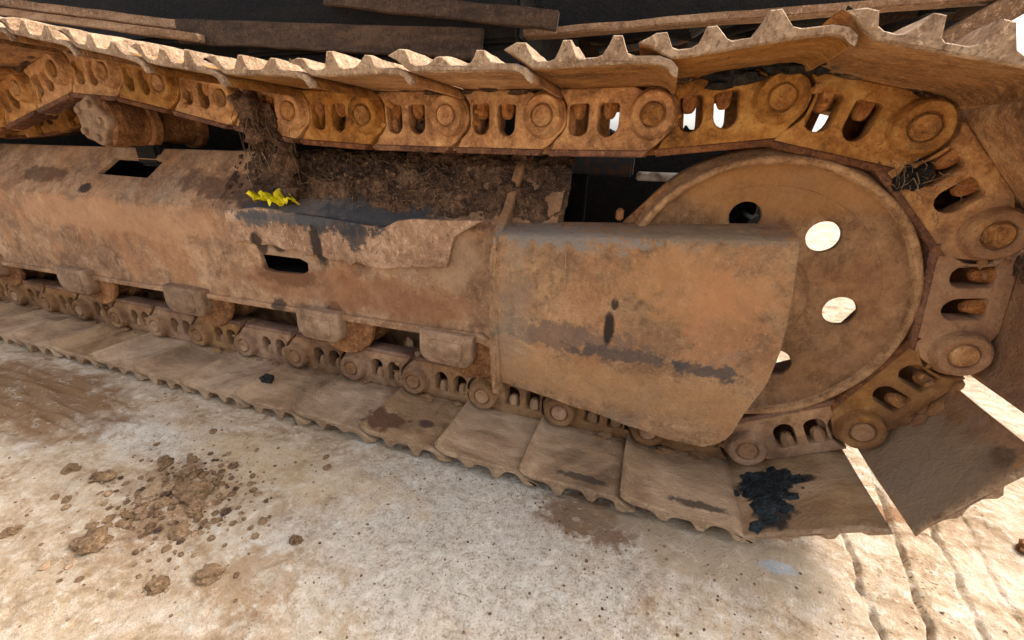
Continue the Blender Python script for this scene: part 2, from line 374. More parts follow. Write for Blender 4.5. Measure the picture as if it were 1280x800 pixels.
vs_ = b.n('ShaderNodeTexVoronoi'); vs_.inputs['Scale'].default_value = 75; b.l(b.vec((1, 1.5, 0)), vs_.inputs['Vector'])
ps = b.math('MULTIPLY', b.rng(vs_.outputs['Distance'], .24, .14, 0, .9), b.rng(b.noise(7, 4), .50, .58))
c = b.mix(b.math('MULTIPLY', ps, b.rng(X, .12, .3, .25, 1.0)), c, (92, 74, 58))
M['ground'] = b.finish(c, .92, bumpmix(b, (n1, .8), (n2, 1.0), (n6, .7), (n3, .6)), 1.0, .009, spec=.15)
ground = obj('ground', gm, 'ground'); tag(ground, 'pale dusty concrete ground with dried mud', kind='structure')

# ------------------------------------------------------------------ the machine
exc = bpy.data.objects.new('excavator', None); COL.objects.link(exc)
tag(exc, 'rusty crawler excavator undercarriage with track chain, frame and idler wheel standing on pale ground', 'excavator')

P = .2
# pin positions, clockwise as seen from the camera
R, ZC, TH0 = .33375, .33375, radians(95.45)
step = 2*math.asin(P/2/R)
arcp = [(R*cos(TH0-step*k), ZC+R*sin(TH0-step*k)) for k in range(6)]
top = [(-2.006, .715), (-1.805, .760), (-1.608, .748), (-1.409, .715), (-1.212, .680), (-1.014, .652), (-.815, .643), (-.616, .642), (-.42, .641), (-.228, .643)]
pre = []; x, z = top[0]
for dz in (-.045, -.02, -.005, .0, .01, .02, .035, .04, .03, -.01, -.03):
    x -= sqrt(P*P-dz*dz); z += dz; pre.append((x, z))
pins = pre[::-1]+top+arcp
pins += [(-.14-P*k, .0) for k in range(21)]

# --- link mesh
main_out = ([(.030, .045), (.163, .045)]+arc(P, 0, .043, 118, -52, 12)+[(.214, -.048), (.190, -.066), (.020, -.066), (.018, -.058)]+arc(0, 0, .050, -58, 55, 8))
def slot(cx, w=.0185, top_=.020, bot=-.035):
    return [(cx+w, top_-.004), (cx+w-.004, top_)][::1]+[(cx-w+.004, top_), (cx-w, top_-.004)]+arc(cx, bot+w, w, 180, 360, 8)
plate = curve_mesh(main_out, [slot(.069), slot(.124)], .036, .003, 2)
tongue = curve_mesh(arc(0, 0, .040, 90, 270, 8)[1:-1]+[(-.018, -.066), (.06, -.066), (.06, .040), (0, .042)], (), .03, .002, 1)
rail = curve_mesh([(.010, -.058), (.016, -.0705), (.190, -.0705), (.200, -.058)], (), .046, .0045, 3)
boss = lathe([(0, .004), (.0205, .004), (.0215, .000), (.024, -.002), (.0335, -.003), (.0365, 0), (.0385, .008), (.0395, .014), (.042, .019)], 28)
boss.transform(T(0, -.003, 0))
rim_lip = curve_mesh([(.185, -.084), (.206, -.060), (.200, -.056), (.178, -.078)], (), .006, .001)
for q_ in (plate, tongue, rail): rough_up(q_, .0012, 45, 3)
link_m = join([(plate, T(0, .014, 0), 0), (tongue, T(0, .036, 0), 0), (rail, T(0, .010, 0), 1), (boss, T(P, 0, 0), 0)], 'track_link')
smooth(link_m, 50)
links = []
for v_ in range(5):
    lm_ = link_m.copy(); rough_up(lm_, .0016, 28, v_*3+1); links.append(smooth(lm_, 50))
pin_m = smooth(lathe([(0, .0005), (.006, .0), (.010, -.0015), (.0165, -.0025), (.0185, -.0005), (.0195, .006)], 20), 50)
nut_m = smooth(lathe([(0, -.006), (.006, -.0055), (.010, -.002), (.0125, .004), (.0135, .010), (.0135, .045)], 6), 35)
nut_m.transform(Matrix.Rotation(-pi/2, 4, 'X') @ Matrix.Scale(1, 4))   # axis along local z
# after rotation y->-z ; flip so that the free end points to the rail
nz = [v.co.z for v in nut_m.vertices]
if max(nz) < 0.02: 
    for v in nut_m.vertices: v.co.z = -v.co.z
bush_m = smooth(lathe([(0, .05), (.029, .05), (.029, .17), (0, .17)], 20), 50)

# --- shoe mesh, five worn variants
inner = [(-.008, .070), (.006, .064), (.022, .053), (.034, .046), (.06, .045), (.10, .045), (.14, .045), (.180, .045), (.205, .043), (.219, .038), (.2255, .030)]
outer = [(.2315, .0305), (.230, .040), (.221, .049), (.205, .0545), (.175, .0555),
         (.165, .059), (.160, .069), (.156, .0785), (.1445, .0795), (.139, .069), (.132, .059), (.124, .0560),
         (.102, .0560), (.097, .059), (.0925, .069), (.0885, .078), (.0775, .0785), (.072, .069), (.065, .059), (.057, .0560),
         (.042, .0565), (.034, .060), (.029, .071), (.0245, .0805), (.0115, .0818), (.003, .078), (-.004, .0755), (-.0095, .0735)]
prof = inner+outer; NI = len(inner)
def shoe_mesh(seed, gs=1.0, flat=False):
    rs = random.Random(seed)
    ysl = [-.175, -.1735, -.170, -.163]+[-.163+(.425+.163)*k/26 for k in range(1, 26)]+[.418, .423, .425]
    wear = [rs.uniform(-.008, .0025) for _ in range(3)]; lean = [rs.uniform(-.004, .004) for _ in range(3)]
    vs, fs, mats = [], [], []
    cxp = sum(p[0] for p in prof)/len(prof)
    for y in ysl:
        e = 1 if y in (-.175, .425) else 0
        e2 = 1 if y in (-.1735, .4235) else 0
        for i, (px, ph) in enumerate(prof):
            x_, h_ = px, ph
            if ph > .058 and i >= NI: h_ = .058+(ph-.058)*gs
            if flat:
                if px > .2: h_ = .045 if i < NI else .0545
                if px < .03 and i < NI: h_ = .045+(ph-.045)*.4
            if ph > .062 and i >= NI:
                g = 0 if px > .12 else (1 if px > .05 else 2)
                w_ = (ph-.06)/.02
                h_ += (wear[g]*w_ + noise.noise(Vector((y*11, g*3.3, seed)))*.006*w_)*gs; x_ += lean[g]*w_
                x_ += noise.noise(Vector((y*9, g*2.1+5, seed)))*.004*w_
                h_ -= max(0, noise.noise(Vector((y*26, g, seed+3)))-.15)*.012*w_
            nn = noise.noise_vector(Vector((px*22, y*10, seed*1.9+ph*20)))
            k = .0016
            x_ += nn.x*k; h_ += nn.z*k*.8
            if e or e2:      # rounded worn end
                mid = .051
                s_ = .0028 if e else .001
                h_ += s_*(-1 if i >= NI else 1)*.8
                if i < 2 or i > len(prof)-2: x_ += s_
                if NI-2 <= i <= NI: x_ -= s_
            yy = y + (noise.noise(Vector((px*16, seed*2.2, ph*25)))*.0045 if y < -.16 else 0)
            vs.append((x_, yy, h_))
    n = len(prof)
    for j in range(len(ysl)-1):
        for i in range(n):
            i2 = (i+1) % n
            fs.append((j*n+i, j*n+i2, (j+1)*n+i2, (j+1)*n+i))
            worn = (i >= NI-1) and (j < 3 or prof[i][1] > .0605 or prof[i2][1] > .0605)
            mats.append(1 if (worn or j < 2) else 0)
    fs.append(tuple(range(n))[::-1]); mats.append(1)
    fs.append(tuple((len(ysl)-1)*n+i for i in range(n))); mats.append(1)
    m = bpy.data.meshes.new('track_shoe'); m.from_pydata(vs, [], fs)
    for p_, mi in zip(m.polygons, mats): p_.material_index = mi
    bm = bmesh.new(); bm.from_mesh(m); bmesh.ops.recalc_face_normals(bm, faces=bm.faces); bm.to_mesh(m); bm.free()
    return smooth(m, 38)
shoes = [shoe_mesh(s) for s in range(9)]
flat_shoe = shoe_mesh(21, .35, True)

def seg_mtx(p, q, y=0):
    a = atan2(q[1]-p[1], q[0]-p[0])
    return Matrix.Translation((p[0], y, p[1])) @ Matrix.Rotation(-a, 4, 'Y')
mirror = Matrix.Diagonal((1, -1, 1, 1))
def frame_for(k): return seg_mtx(pins[k], pins[k+1])
for k in range(len(pins)-1):
    mt = frame_for(k)
    l = obj('track_link', links[(k*3+k//5) % 5], ['link', 'rail'], exc, mtx=mt)
    near = pins[k][0] > -3.2
    if near:
        obj('pin_end', pin_m, 'pin', l, loc=(P, -.004, 0), rot=(0, random.uniform(0, 6), 0))
        for nx in (.067, .122):
            obj('shoe_nut', nut_m, 'nut', l, loc=(nx+random.uniform(-.002, .002), .030, 0), rot=(0, 0, random.uniform(0, 1)))
    ka = k-(len(pre)+len(top))         # position along the wrap round the idler wheel
    sm = mt
    if ka >= 5: sm = mt @ T(.012, 0, 0)
    elif ka in (2, 3, 4):              # worn, shortened shoes on the turn
        x0_, x1_ = {2: (.0, .248), 3: (.050, .248), 4: (.034, .256)}[ka]
        k_ = (x1_-x0_)/.241; sm = mt @ T(x0_+.0095*k_, 0, 0) @ Matrix.Diagonal((k_, 1, 1, 1))
    s = obj('track_shoe', shoes[(k*5+k//4) % 9] if ka not in (3, 4) else flat_shoe, ['shoe', 'edge'], exc, mtx=sm)
    if near:
        obj('track_link', links[k % 5], ['link', 'rail'], exc, mtx=mt @ T(0, .222, 0) @ mirror)
        obj('bushing', bush_m, 'rail', exc, mtx=mt)

# --- idler wheel
idl = bpy.data.objects.new('idler_wheel', None); COL.objects.link(idl); idl.parent = exc; idl.location = (0, 0, ZC)
rimm = smooth(lathe([(.196, .026), (.215, .024), (.228, .020), (.2345, .014), (.237, .006), (.2405, .0025), (.245, .0025), (.2485, .006), (.2495, .012), (.2560, .03), (.2620, .04), (.2640, .085), (.2640, .11), (.222, .112), (.216, .05), (.196, .038)], 128, close=True), 50)
rough_up(rimm, .0014, 14, 2)
rimm.materials.append(M['rim']); rimm.materials.append(M['idler'])
for p_ in rimm.polygons:
    c_ = p_.center
    if hypot(c_.x, c_.z) < .2335: p_.material_index = 1
obj('rim', rimm, 'rim', idl)
hole_angs = [104.5, 53, -3.5, -59.5, -117, 168]
circ = lambda cx, cz, r, n: [(cx+r*cos(2*pi*k/n), cz+r*sin(2*pi*k/n)) for k in range(n)]
web = curve_mesh(circ(0, 0, .202, 96), [circ(.150*cos(radians(a)), .150*sin(radians(a)), .0262, 28) for a in hole_angs], .012, .002, 2)
smooth(web, 50); obj('web', web, 'idler', idl, loc=(0, .0245, 0))
hub = smooth(lathe([(0, -.008), (.055, -.008), (.072, -.004), (.086, .004), (.094, .016), (.099, .034), (.099, .05)], 56), 60)
obj('hub', hub, 'idler', idl)
obj('shaft', smooth(lathe([(0, -.03), (.035, -.03), (.04, -.02), (.04, .24), (0, .24)], 32), 50), 'dark', idl)

# --- track frame
frm = bpy.data.objects.new('track_frame', None); COL.objects.link(frm); frm.parent = exc
FL = lambda x: .1578+.0109*x
side = curve_mesh([(-4.2, FL(-4.2)), (-.47, FL(-.47)), (-.36, .16), (-.36, .415), (-4.2, .415)],
    [[(-1.190, .262), (-1.160, .256), (-1.06, .260), (-1.036, .272), (-1.034, .294), (-1.058, .303), (-1.16, .303), (-1.198, .300)]], .014, .001)
obj('side_plate', side, 'frame', frm, loc=(0, .0, 0))
lipm = curve_mesh([(-4.2, FL(-4.2)), (-2, FL(-2)), (-1, FL(-1)), (-.545, FL(-.545)), (-.52, .145), (-.505, .12), (-.495, .135), (-.51, .16), (-.535, .176), (-1, FL(-1)+.017), (-2, FL(-2)+.017), (-4.2, FL(-4.2)+.017)], (), .03, .004, 2)
obj('lower_flange', lipm, 'frame', frm, loc=(0, -.010, 0))
# sloped upper plate, built flat then tilted
SL = sqrt(.125**2+.145**2); SA = atan2(.145, .125)
bmz = []
def slope_pt(x, s, off=0):
    c_, s_ = cos(SA), sin(SA)
    return (x, s*c_ - off*s_, .415+s*s_+off*c_)
slp = curve_mesh([(-4.2, 0), (-.38, 0), (-.38, SL), (-4.2, SL)], [[(-1.885, .088), (-1.65, .084), (-1.62, .150), (-1.845, .152)]], .012, .001)
# curve_mesh gives (x, y=thickness, z=s): tilt so that z runs up the slope
slp.transform(T(0, 0, .415) @ Matrix.Rotation(-(pi/2-SA), 4, 'X'))
obj('sloped_plate', slp, 'frame', frm)
obj('top_plate', boxm(-4.2, -.40, .125, .16, .548, .560), 'frame', frm)
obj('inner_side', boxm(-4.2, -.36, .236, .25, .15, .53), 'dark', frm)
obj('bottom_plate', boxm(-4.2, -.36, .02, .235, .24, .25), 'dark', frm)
# ragged welded strip
pts = [(-1.272, .414), (-1.159, .430), (-1.06, .424), (-.959, .420), (-.87, .414), (-.779, .407), (-.74, .427), (-.703, .433), (-.60, .438), (-.53, .442), (-.525, .41), (-.535, .33)]
low = [(-.701, .322), (-.74, .318), (-.79, .308), (-.835, .310), (-.865, .318), (-.885, .306), (-.91, .318), (-.94, .311), (-.977, .326), (-1.02, .318), (-1.05, .331), (-1.09, .326), (-1.13, .338), (-1.18, .329), (-1.215, .34), (-1.25, .333), (-1.279, .342)]
obj('welded_strip', curve_mesh(pts[:-2]+[(-.60, .40), (-.62, .33)]+low, (), .016, .003, 2), 'patch', frm, loc=(0, -.0155, 0))
# rib between frame and guard
rib = curve_mesh([(-.036, .040), (-.052, .10), (-.060, .19), (-.062, .26), (-.058, .38), (-.042, .425), (.02, .470), (.092, .548), (.105, .556), (.112, .54), (.0, .41), (.0, .03)], (), .020, .004, 2)
rib.transform(T(-.478, 0, 0) @ Matrix.Rotation(pi/2, 4, 'Z'))
obj('rib', rib, 'guard', frm)
# guard: curved sheet with trimmed right edge
rows = [(.032, -.030), (.10, -.0405), (.16, -.0495), (.200, -.056), (.212, -.0575), (.225, -.058), (.30, -.0565), (.36, -.0555), (.41, -.0545), (.428, -.053), (.436, -.049), (.441, -.041), (.446, -.020), (.449, .0), (.452, .03)]
def interp(tab, v):
    for (a0, b0), (a1, b1) in zip(tab, tab[1:]):
        if v <= a1: return b0+(b1-b0)*max(0, (v-a0))/(a1-a0)
    return tab[-1][1]
redge = [(.030, -.030), (.040, -.008), (.072, .016), (.126, .026), (.193, .046), (.26, .052), (.321, .050), (.40, .040), (.45, .032), (.5, .026)]
rowz = []
for (a0, b0), (a1, b1) in zip(rows, rows[1:]):
    for t in range(4): rowz.append((a0+(a1-a0)*t/4, b0+(b1-b0)*t/4))
rowz.append(rows[-1])
NX = 110; vs = []; fs = []
for (zz, yy) in rowz:
    zf = max(0, 1-(zz-.03)/.10)
    for i in range(NX+1):
        u = i/NX; xr = interp(redge, zz); xl = -.488
        x_ = xl+(xr-xl)*u
        zb = zz
        lift = (.030-(.058+(.030-.058)*min(1, u/.85)))*-1    # the bottom edge falls to the right
        zb += max(0, 1-(zz-.03)/.2)*(.044*(1-min(1, u/.85))-.020*min(1, u/.85))
        
        zb += .034*(u-.45)*max(0, min(1, (zz-.3)/.14))
        yo = yy + noise.noise(Vector((x_*7, zz*7, 2)))*.005 + noise.noise(Vector((x_*22, zz*22, 4)))*.0012
        for dx_, dz_, dr_, da_ in ((-.30, .30, .05, .004), (-.12, .36, .04, .004), (-.18, .14, .05, .005), (-.02, .26, .03, .004)):
            q_ = hypot(x_-dx_, zz-dz_)/dr_
            if q_ < 1: yo += da_*(1-q_*q_)**2
        
        zb += noise.noise(Vector((x_*24, 7, zz*5)))*.002 if zz < .06 else 0
        vs.append((x_, yo, zb))
for j in range(len(rowz)-1):
    for i in range(NX):
        a = j*(NX+1)+i; fs.append((a, a+1, a+NX+2, a+NX+1))
gdm = bpy.data.meshes.new('guard'); gdm.from_pydata(vs, [], fs)
bm = bmesh.new(); bm.from_mesh(gdm); bmesh.ops.recalc_face_normals(bm, faces=bm.faces)
bmesh.ops.solidify(bm, geom=bm.faces[:], thickness=.009); bm.to_mesh(gdm); bm.free(); smooth(gdm, 45)
obj('guard_plate', gdm, 'guard', frm)
for sc, (p_, q_) in enumerate((((-.342, -.0565, .405), (-.340, -.0575, .372)), ((-.340, -.0575, .362), (-.338, -.0585, .318)))):
    obj('weld_scratch', tube([p_, q_], .0008, 5), 'patch', frm)
bead = [(-.486+.0015*sin(t*2.1), -.0585+.002*sin(t*1.3), .06+.36*t/60) for t in range(61)]
obj('weld_bead', smooth(tube(bead, .0045, 6), 60), 'guard', frm)
# yoke and scraper bars behind the guard
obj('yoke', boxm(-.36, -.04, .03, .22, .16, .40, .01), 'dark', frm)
for i, dx in enumerate((0, .022)):
    q = curve_mesh([(-.250+dx, .452), (-.236+dx, .446), (-.165+dx, .520), (-.178+dx, .532)], (), .03, .003, 1)
    obj('scraper_bar', q, 'roller', frm, loc=(0, .03+.02*i, 0))
obj('bolt_stub', boxm(-.262, -.248, .0, .014, .46, .482, .003), 'roller', frm)

# --- bottom rollers
capo = [(-.082, .035), (-.084, .004)]+arc(-.052, -.016, .034, 168, 262, 8)+[(-.02, -.0525), (.02, -.0525)]+arc(.044, -.018, .036, -82, 10, 8)+[(.082, .010), (.083, .035)]
rl_m = smooth(lathe([(0, .002), (.050, .002), (.054, .006), (.092, .008), (.100, .006), (.103, .009), (.104, .016), (.101, .021), (.086, .026), (.083, .036), (.083, .066), (.100, .072), (.100, .158), (.083, .164), (.083, .205), (.103, .212), (.103, .228), (0, .228)], 56), 45)
cap_m = curve_mesh(capo, (), .04, .009, 4)
cap_m = smooth(join([(cap_m, None, 0), (curve_mesh([(x_*.62, z_*.62-.006) for x_, z_ in capo], (), .01, .003, 2), T(0, -.004, 0), 0)], 'cap'), 50)
pl_m = smooth(lathe([(0, -.004), (.007, -.004), (.009, 0), (.009, .004)], 12), 50)
for x, sc_ in ((-.623, .88), (-1.007, .86), (-1.516, 1), (-2.05, 1), (-2.59, 1), (-3.13, 1), (-3.67, 1)):
    r = obj('track_roller', rl_m, 'roller', exc, loc=(x+.05, 0, .145))
    c = obj('end_cap', cap_m, 'cap', r, loc=(-.05, -.030, -.008)); c.scale = (sc_, 1, 1)
    obj('plug', pl_m, 'cap', r, loc=(-.036, -.031, -.030))
# --- carrier roller
cr = obj('carrier_roller', smooth(lathe([(0, .005), (.060, .005), (.066, .01), (.067, .06), (.062, .07), (.062, .10), (.070, .105), (.071, .125), (.060, .135), (.055, .17), (.055, .24), (.066, .25), (.066, .27), (0, .27)], 40), 45), 'roller', exc, loc=(-1.70, 0, .628))
lob = []
for k in range(40):
    a = 2*pi*k/40; lob.append(((.060+.006*cos(a*5))*cos(a), (.060+.006*cos(a*5))*sin(a)))
cm = curve_mesh(lob, (), .03, .006, 2); rough_up(cm, .0015, 30, 3); smooth(cm, 50)
co = obj('end_cap', cm, 'cap', cr, loc=(0, -.012, 0))
for k in range(5):
    a = 2*pi*k/5; obj('cap_bolt', smooth(lathe([(0, -.008), (.009, -.008), (.0105, -.004), (.0105, .004)], 6), 30), 'cap', cr, loc=(.044*cos(a), -.012, .044*sin(a)))
obj('bracket', boxm(-.05, .05, .10, .16, -.12, -.05, .01), 'dark', cr)
# --- hidden body between the tracks and the upper structure
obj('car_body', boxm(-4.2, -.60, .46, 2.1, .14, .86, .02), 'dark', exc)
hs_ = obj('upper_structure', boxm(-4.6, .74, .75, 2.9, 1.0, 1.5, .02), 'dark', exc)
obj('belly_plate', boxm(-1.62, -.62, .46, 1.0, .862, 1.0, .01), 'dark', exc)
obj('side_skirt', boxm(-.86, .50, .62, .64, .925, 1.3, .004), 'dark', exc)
def beam(name, p, q, hgt, dep, mat, label=None):
    p, q = Vector(p), Vector(q); d = q-p; L = d.length
    m = boxm(0, L, 0, dep, -hgt, 0, .003); bm = bmesh.new(); bm.from_mesh(m)
    bmesh.ops.subdivide_edges(bm, edges=[e for e in bm.edges if e.calc_length() > L*.5], cuts=24); bm.to_mesh(m); bm.free()
    rough_up(m, .004, 9, random.random()*9)
    o = obj(name, m, mat, exc, loc=p); yaw = atan2(d.y, d.x); o.rotation_euler = (0, -math.asin(d.z/L), yaw)
    if label: o['label'] = label
    return o
beam('cross_rail', (-.72, .50, .897), (.50, .50, .916), .018, .05, 'beam', 'long dusty brown rail under the upper body')
beam('long_plate', (-3.5, .46, 1.20), (-1.90, .46, .985), .030, .04, 'beam')
beam('long_plate', (-3.3, .40, 1.13), (-1.76, .40, .925), .026, .03, 'beam')
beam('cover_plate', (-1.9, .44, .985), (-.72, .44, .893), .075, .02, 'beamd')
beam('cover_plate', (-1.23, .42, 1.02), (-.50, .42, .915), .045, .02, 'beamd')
beam('diagonal_strut', (.30, .50, .80), (.80, .50, 1.17), .05, .04, 'beam', 'pale diagonal strut at the upper right')
# bits seen through the gap over the guard
obj('hose_bracket', boxm(-.50, -.27, .49, .53, .515, .60, .006), 'greyplate', exc)
obj('step_plate', boxm(-.26, -.12, .52, .545, .505, .53, .004), 'white', exc)
for k, (p0, p1, r_) in enumerate((((-.60, .72, .93), (.30, .78, .965), .012), ((-.45, .80, .90), (.05, .72, .985), .010), ((-.1, .9, .95), (.62, .74, .93), .014))):
    p0, p1 = Vector(p0), Vector(p1)
    pts_ = [p0.lerp(p1, t/16)+Vector((0, .02*sin(t*.9+k), -.03*sin(pi*t/16)+.008*sin(t*1.3))) for t in range(17)]
    obj('hydraulic_hose', smooth(tube(pts_, r_, 10), 60), 'greyplate' if k == 1 else 'dark', exc)
for k in range(9):
    obj('support_bracket', boxm(0, .03+.02*(k % 3), 0, .05, -.05-.02*(k % 2), 0, .004), 'beamd' if k % 2 else 'dark', exc, loc=(-.62+.13*k, .80+.03*(k % 4), .998))
obj('gap_blocker', boxm(-.61, -.01, .60, .66, .25, .602, .006), 'dark', exc)  # added dark box, shuts out the bright background behind the gap
for k in range(3):
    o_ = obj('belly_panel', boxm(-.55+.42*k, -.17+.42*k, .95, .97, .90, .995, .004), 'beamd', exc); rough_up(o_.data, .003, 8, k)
# --- the other track, seen only through holes and gaps
it = []
for k in range(len(pins)-1):
    if pins[k][0] < -1.9: continue
    mt = frame_for(k)
    it.append((shoes[k % 6], T(0, 2.2, 0) @ mt, 0)); it.append((links[0], T(0, 2.3, 0) @ mt, 0))
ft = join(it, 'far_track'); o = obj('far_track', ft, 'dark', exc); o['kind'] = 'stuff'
obj('far_frame_blocker', boxm(-2.5, .66, 2.36, 2.6, .10, .54, .02), 'dark', exc)  # far track's frame, lengthened past the track to keep a wheel hole dark

# ------------------------------------------------------------------ soil, grease, stones
def lump_mesh(r, seed, flat=.6, sub=3, amp=.45):
    bm = bmesh.new(); bmesh.ops.create_icosphere(bm, subdivisions=sub, radius=1)
    for v in bm.verts:
        d = v.co.normalized()
        n = noise.fractal(d*1.3+Vector((seed*3.7, seed, 0)), .8, 2.1, 4)
        v.co = d*(1+amp*n); v.co.z *= flat; v.co *= r
    m = bpy.data.meshes.new('lump'); bm.to_mesh(m); bm.free(); return smooth(m, 35)
def heap(x0, x1, base, hfun, nx, ny, s0, s1):
    vs, fs = [], []
    for i in range(nx+1):
        for j in range(ny+1):
            x = x0+(x1-x0)*i/nx; s = s0+(s1-s0)*j/ny
            vs.append(slope_pt(x, s, hfun(x, s)))
    for i in range(nx):
        for j in range(ny):
            a = i*(ny+1)+j; fs.append((a, a+1, a+ny+2, a+ny+1))
    m = bpy.data.meshes.new('heap'); m.from_pydata(vs, [], fs); return smooth(m, 180)
def hf(x, s):
    e = 1-((x+.86)/.52)**2 if x < -.86 else 1-.35*((x+.86)/.5)**2
    t = 1-((s-.13)/.115)**2
    t -= .75*max(0, 1-((x+1.0)/.24)**2)*max(0, 1-s/.09)
    base = min(e, t)
    n = noise.fractal(Vector((x*14, s*14, 2)), .7, 2.1, 5)
    return -.0085+.024*max(-.3, base)+.020*n*max(0.1, min(1, base*2)) - (0 if base > 0 else .01)
sh = heap(-1.40, -.368, 0, hf, 230, 54, .0, .2)
so_ = obj('soil_heap', sh, 'soil'); tag(so_, 'dark soil and debris heaped on top of the track frame', kind='stuff')
cl = [lump_mesh(1, s, .7, 2, .5) for s in range(5)]
it = []
rr = random.Random(3)
for k in range(700):
    x = rr.gauss(-.88, .22); s = rr.uniform(.02, .18)
    if not -1.36 < x < -.38: continue
    r = rr.choice((.0016, .002, .003, .004, .0055))*rr.uniform(.7, 1.3)
    p = slope_pt(x, s, hf(x, s)+r*.3)
    it.append((cl[k % 5], Matrix.Translation(p) @ Euler((rr.random()*6, rr.random()*6, 0)).to_matrix().to_4x4() @ Matrix.Scale(r, 4), rr.choice((0, 0, 0, 0, 1))))
o = obj('soil_crumbs', smooth(join(it, 'crumbs'), 60), ['soil', 'clod']); tag(o, 'loose soil crumbs on the heap on the track frame', kind='stuff')
# dry straw in the heap and hanging from the chain
it = []
for k in range(200):
    x = rr.gauss(-.95, .15); s = rr.uniform(.0, .16); p0 = Vector(slope_pt(x, s, hf(x, s)))
    L = rr.uniform(.02, .055); d = Vector((rr.uniform(-1, 1), rr.uniform(-.7, .2), rr.uniform(.0, 1))).normalized()
    pts_ = [p0+d*L*t+Vector((0, 0, -.02*t*t)) for t in (0, .33, .66, 1)]
    it.append((tube(pts_, .0009, 4, .4), None, 0))
o = obj('dry_straw', join(it, 'straw'), 'straw'); tag(o, 'dry straw and twigs stuck in the soil heap', kind='stuff')
# mud plug with roots hanging from the chain
it = [(lump_mesh(.040, 31, 1.2, 4, .8), T(-1.105, .020, .605), 0), (lump_mesh(.035, 32, 1.0, 3, .7), T(-1.13, .0, .66), 0), (lump_mesh(.03, 34, 1.6, 3, .7), T(-1.075, .015, .53), 0), (lump_mesh(.028, 35, 1, 3, .6), T(-1.07, .03, .48), 0)]
for k in range(60):
    p0 = Vector((rr.gauss(-1.10, .03), rr.uniform(-.03, .02), rr.uniform(.56, .67)))
    dx = rr.uniform(-.025, .03)
    L = rr.uniform(.03, .09)
    it.append((tube([p0, p0+Vector((dx*.4, -.012, -L*.2)), p0+Vector((dx, -.014, -L*.6)), p0+Vector((dx*.9, -.010, -L))], .0011, 4, .4), None, rr.choice((0, 1))))
o = obj('hanging_mud_clump', smooth(join(it, 'clump'), 50), ['soil', 'straw']); tag(o, 'clump of mud and roots hanging from the upper track chain', 'mud clump')
it = []
for k in range(5, len(pins)-1):
    if k % 3 == 1 or not -3 < pins[k][0] < .5: continue
    mt = frame_for(k)
    for q in range(5):
        lx = rr.uniform(.02, .19); r = rr.uniform(.006, .013)
        it.append((cl[(k+q) % 5], mt @ T(lx, rr.uniform(-.004, .020), .046+rr.uniform(-.006, .002)) @ Matrix.Diagonal((r*1.5, r, r*.8, 1)), 0 if pins[k][1] > .3 else 1))
    if k % 2 and pins[k][0] < -.7:
        it.append((lump_mesh(.016, k, .9, 2, .6), mt @ T(rr.choice((.069, .124)), .045, -.022), 0))
    for q in range(3):
        r = rr.uniform(.005, .010)
        it.append((cl[(k*2+q) % 5], mt @ T(rr.uniform(-.01, .02)+.05, rr.uniform(.010, .018), rr.uniform(-.055, .03)) @ Matrix.Diagonal((r, r*.5, r, 1)), 1))
o = obj('packed_mud', smooth(join(it, 'mud'), 60), ['soil', 'link']); tag(o, 'dried mud packed between track links and shoes', kind='stuff')
# black grease lumps
def lump(name, loc, r, seed, mat, label, cat, flat=.6, stretch=(1, 1, 1), group=None, kind=None):
    m = lump_mesh(1, seed, flat, 3, .55); m.transform(Matrix.Diagonal((r*stretch[0], r*stretch[1], r*stretch[2], 1)))
    o = obj(name, m, mat, loc=loc); tag(o, label, cat, group, kind); return o
it = []
for k in range(16):
    t = k/15; it.append((cl[k % 5], T(-.135+.10*t+rr.uniform(-.008, .008), -.004+rr.uniform(-.012, .006), .690+.026*t+rr.uniform(-.012, .012)) @ Matrix.Diagonal((.020, .016, .013, 1)), 0))
o = obj('grease_lump', smooth(join(it, 'g'), 60), 'grease'); tag(o, 'black grease lump under the track shoe above the idler wheel', 'grease lump')
it = []
for k in range(26):
    it.append((cl[k % 5], T(-.01+rr.gauss(.03, .028), .0+rr.uniform(-.03, .01), .708+rr.gauss(0, .006)) @ Matrix.Scale(rr.uniform(.005, .010), 4), rr.choice((0, 1))))
o = obj('gravel_crumbs', smooth(join(it, 'g'), 60), ['grease', 'clod']); tag(o, 'gritty crumbs caught between two track shoes over the idler wheel', kind='stuff')
# tuft of roots in the chain right of the idler
it = []
for k in range(40):
    p0 = Vector((.175+rr.gauss(0, .022), rr.uniform(-.004, .012), .560+rr.gauss(0, .02))); d = Vector((rr.uniform(-.6, .3), -.4, rr.uniform(-1, .4))).normalized()*rr.uniform(.012, .04)
    it.append((tube([p0, p0+d*.5+Vector((.003, -.002, 0)), p0+d], .0007, 4, .5), None, 1))
it.append((lump_mesh(.024, 44, .9, 3, .7), T(.178, .024, .558), 0))
o = obj('root_tuft', smooth(join(it, 'r'), 50), ['grease', 'straw']); tag(o, 'dry root tuft and dirt wedged in the chain right of the idler wheel', 'root tuft')
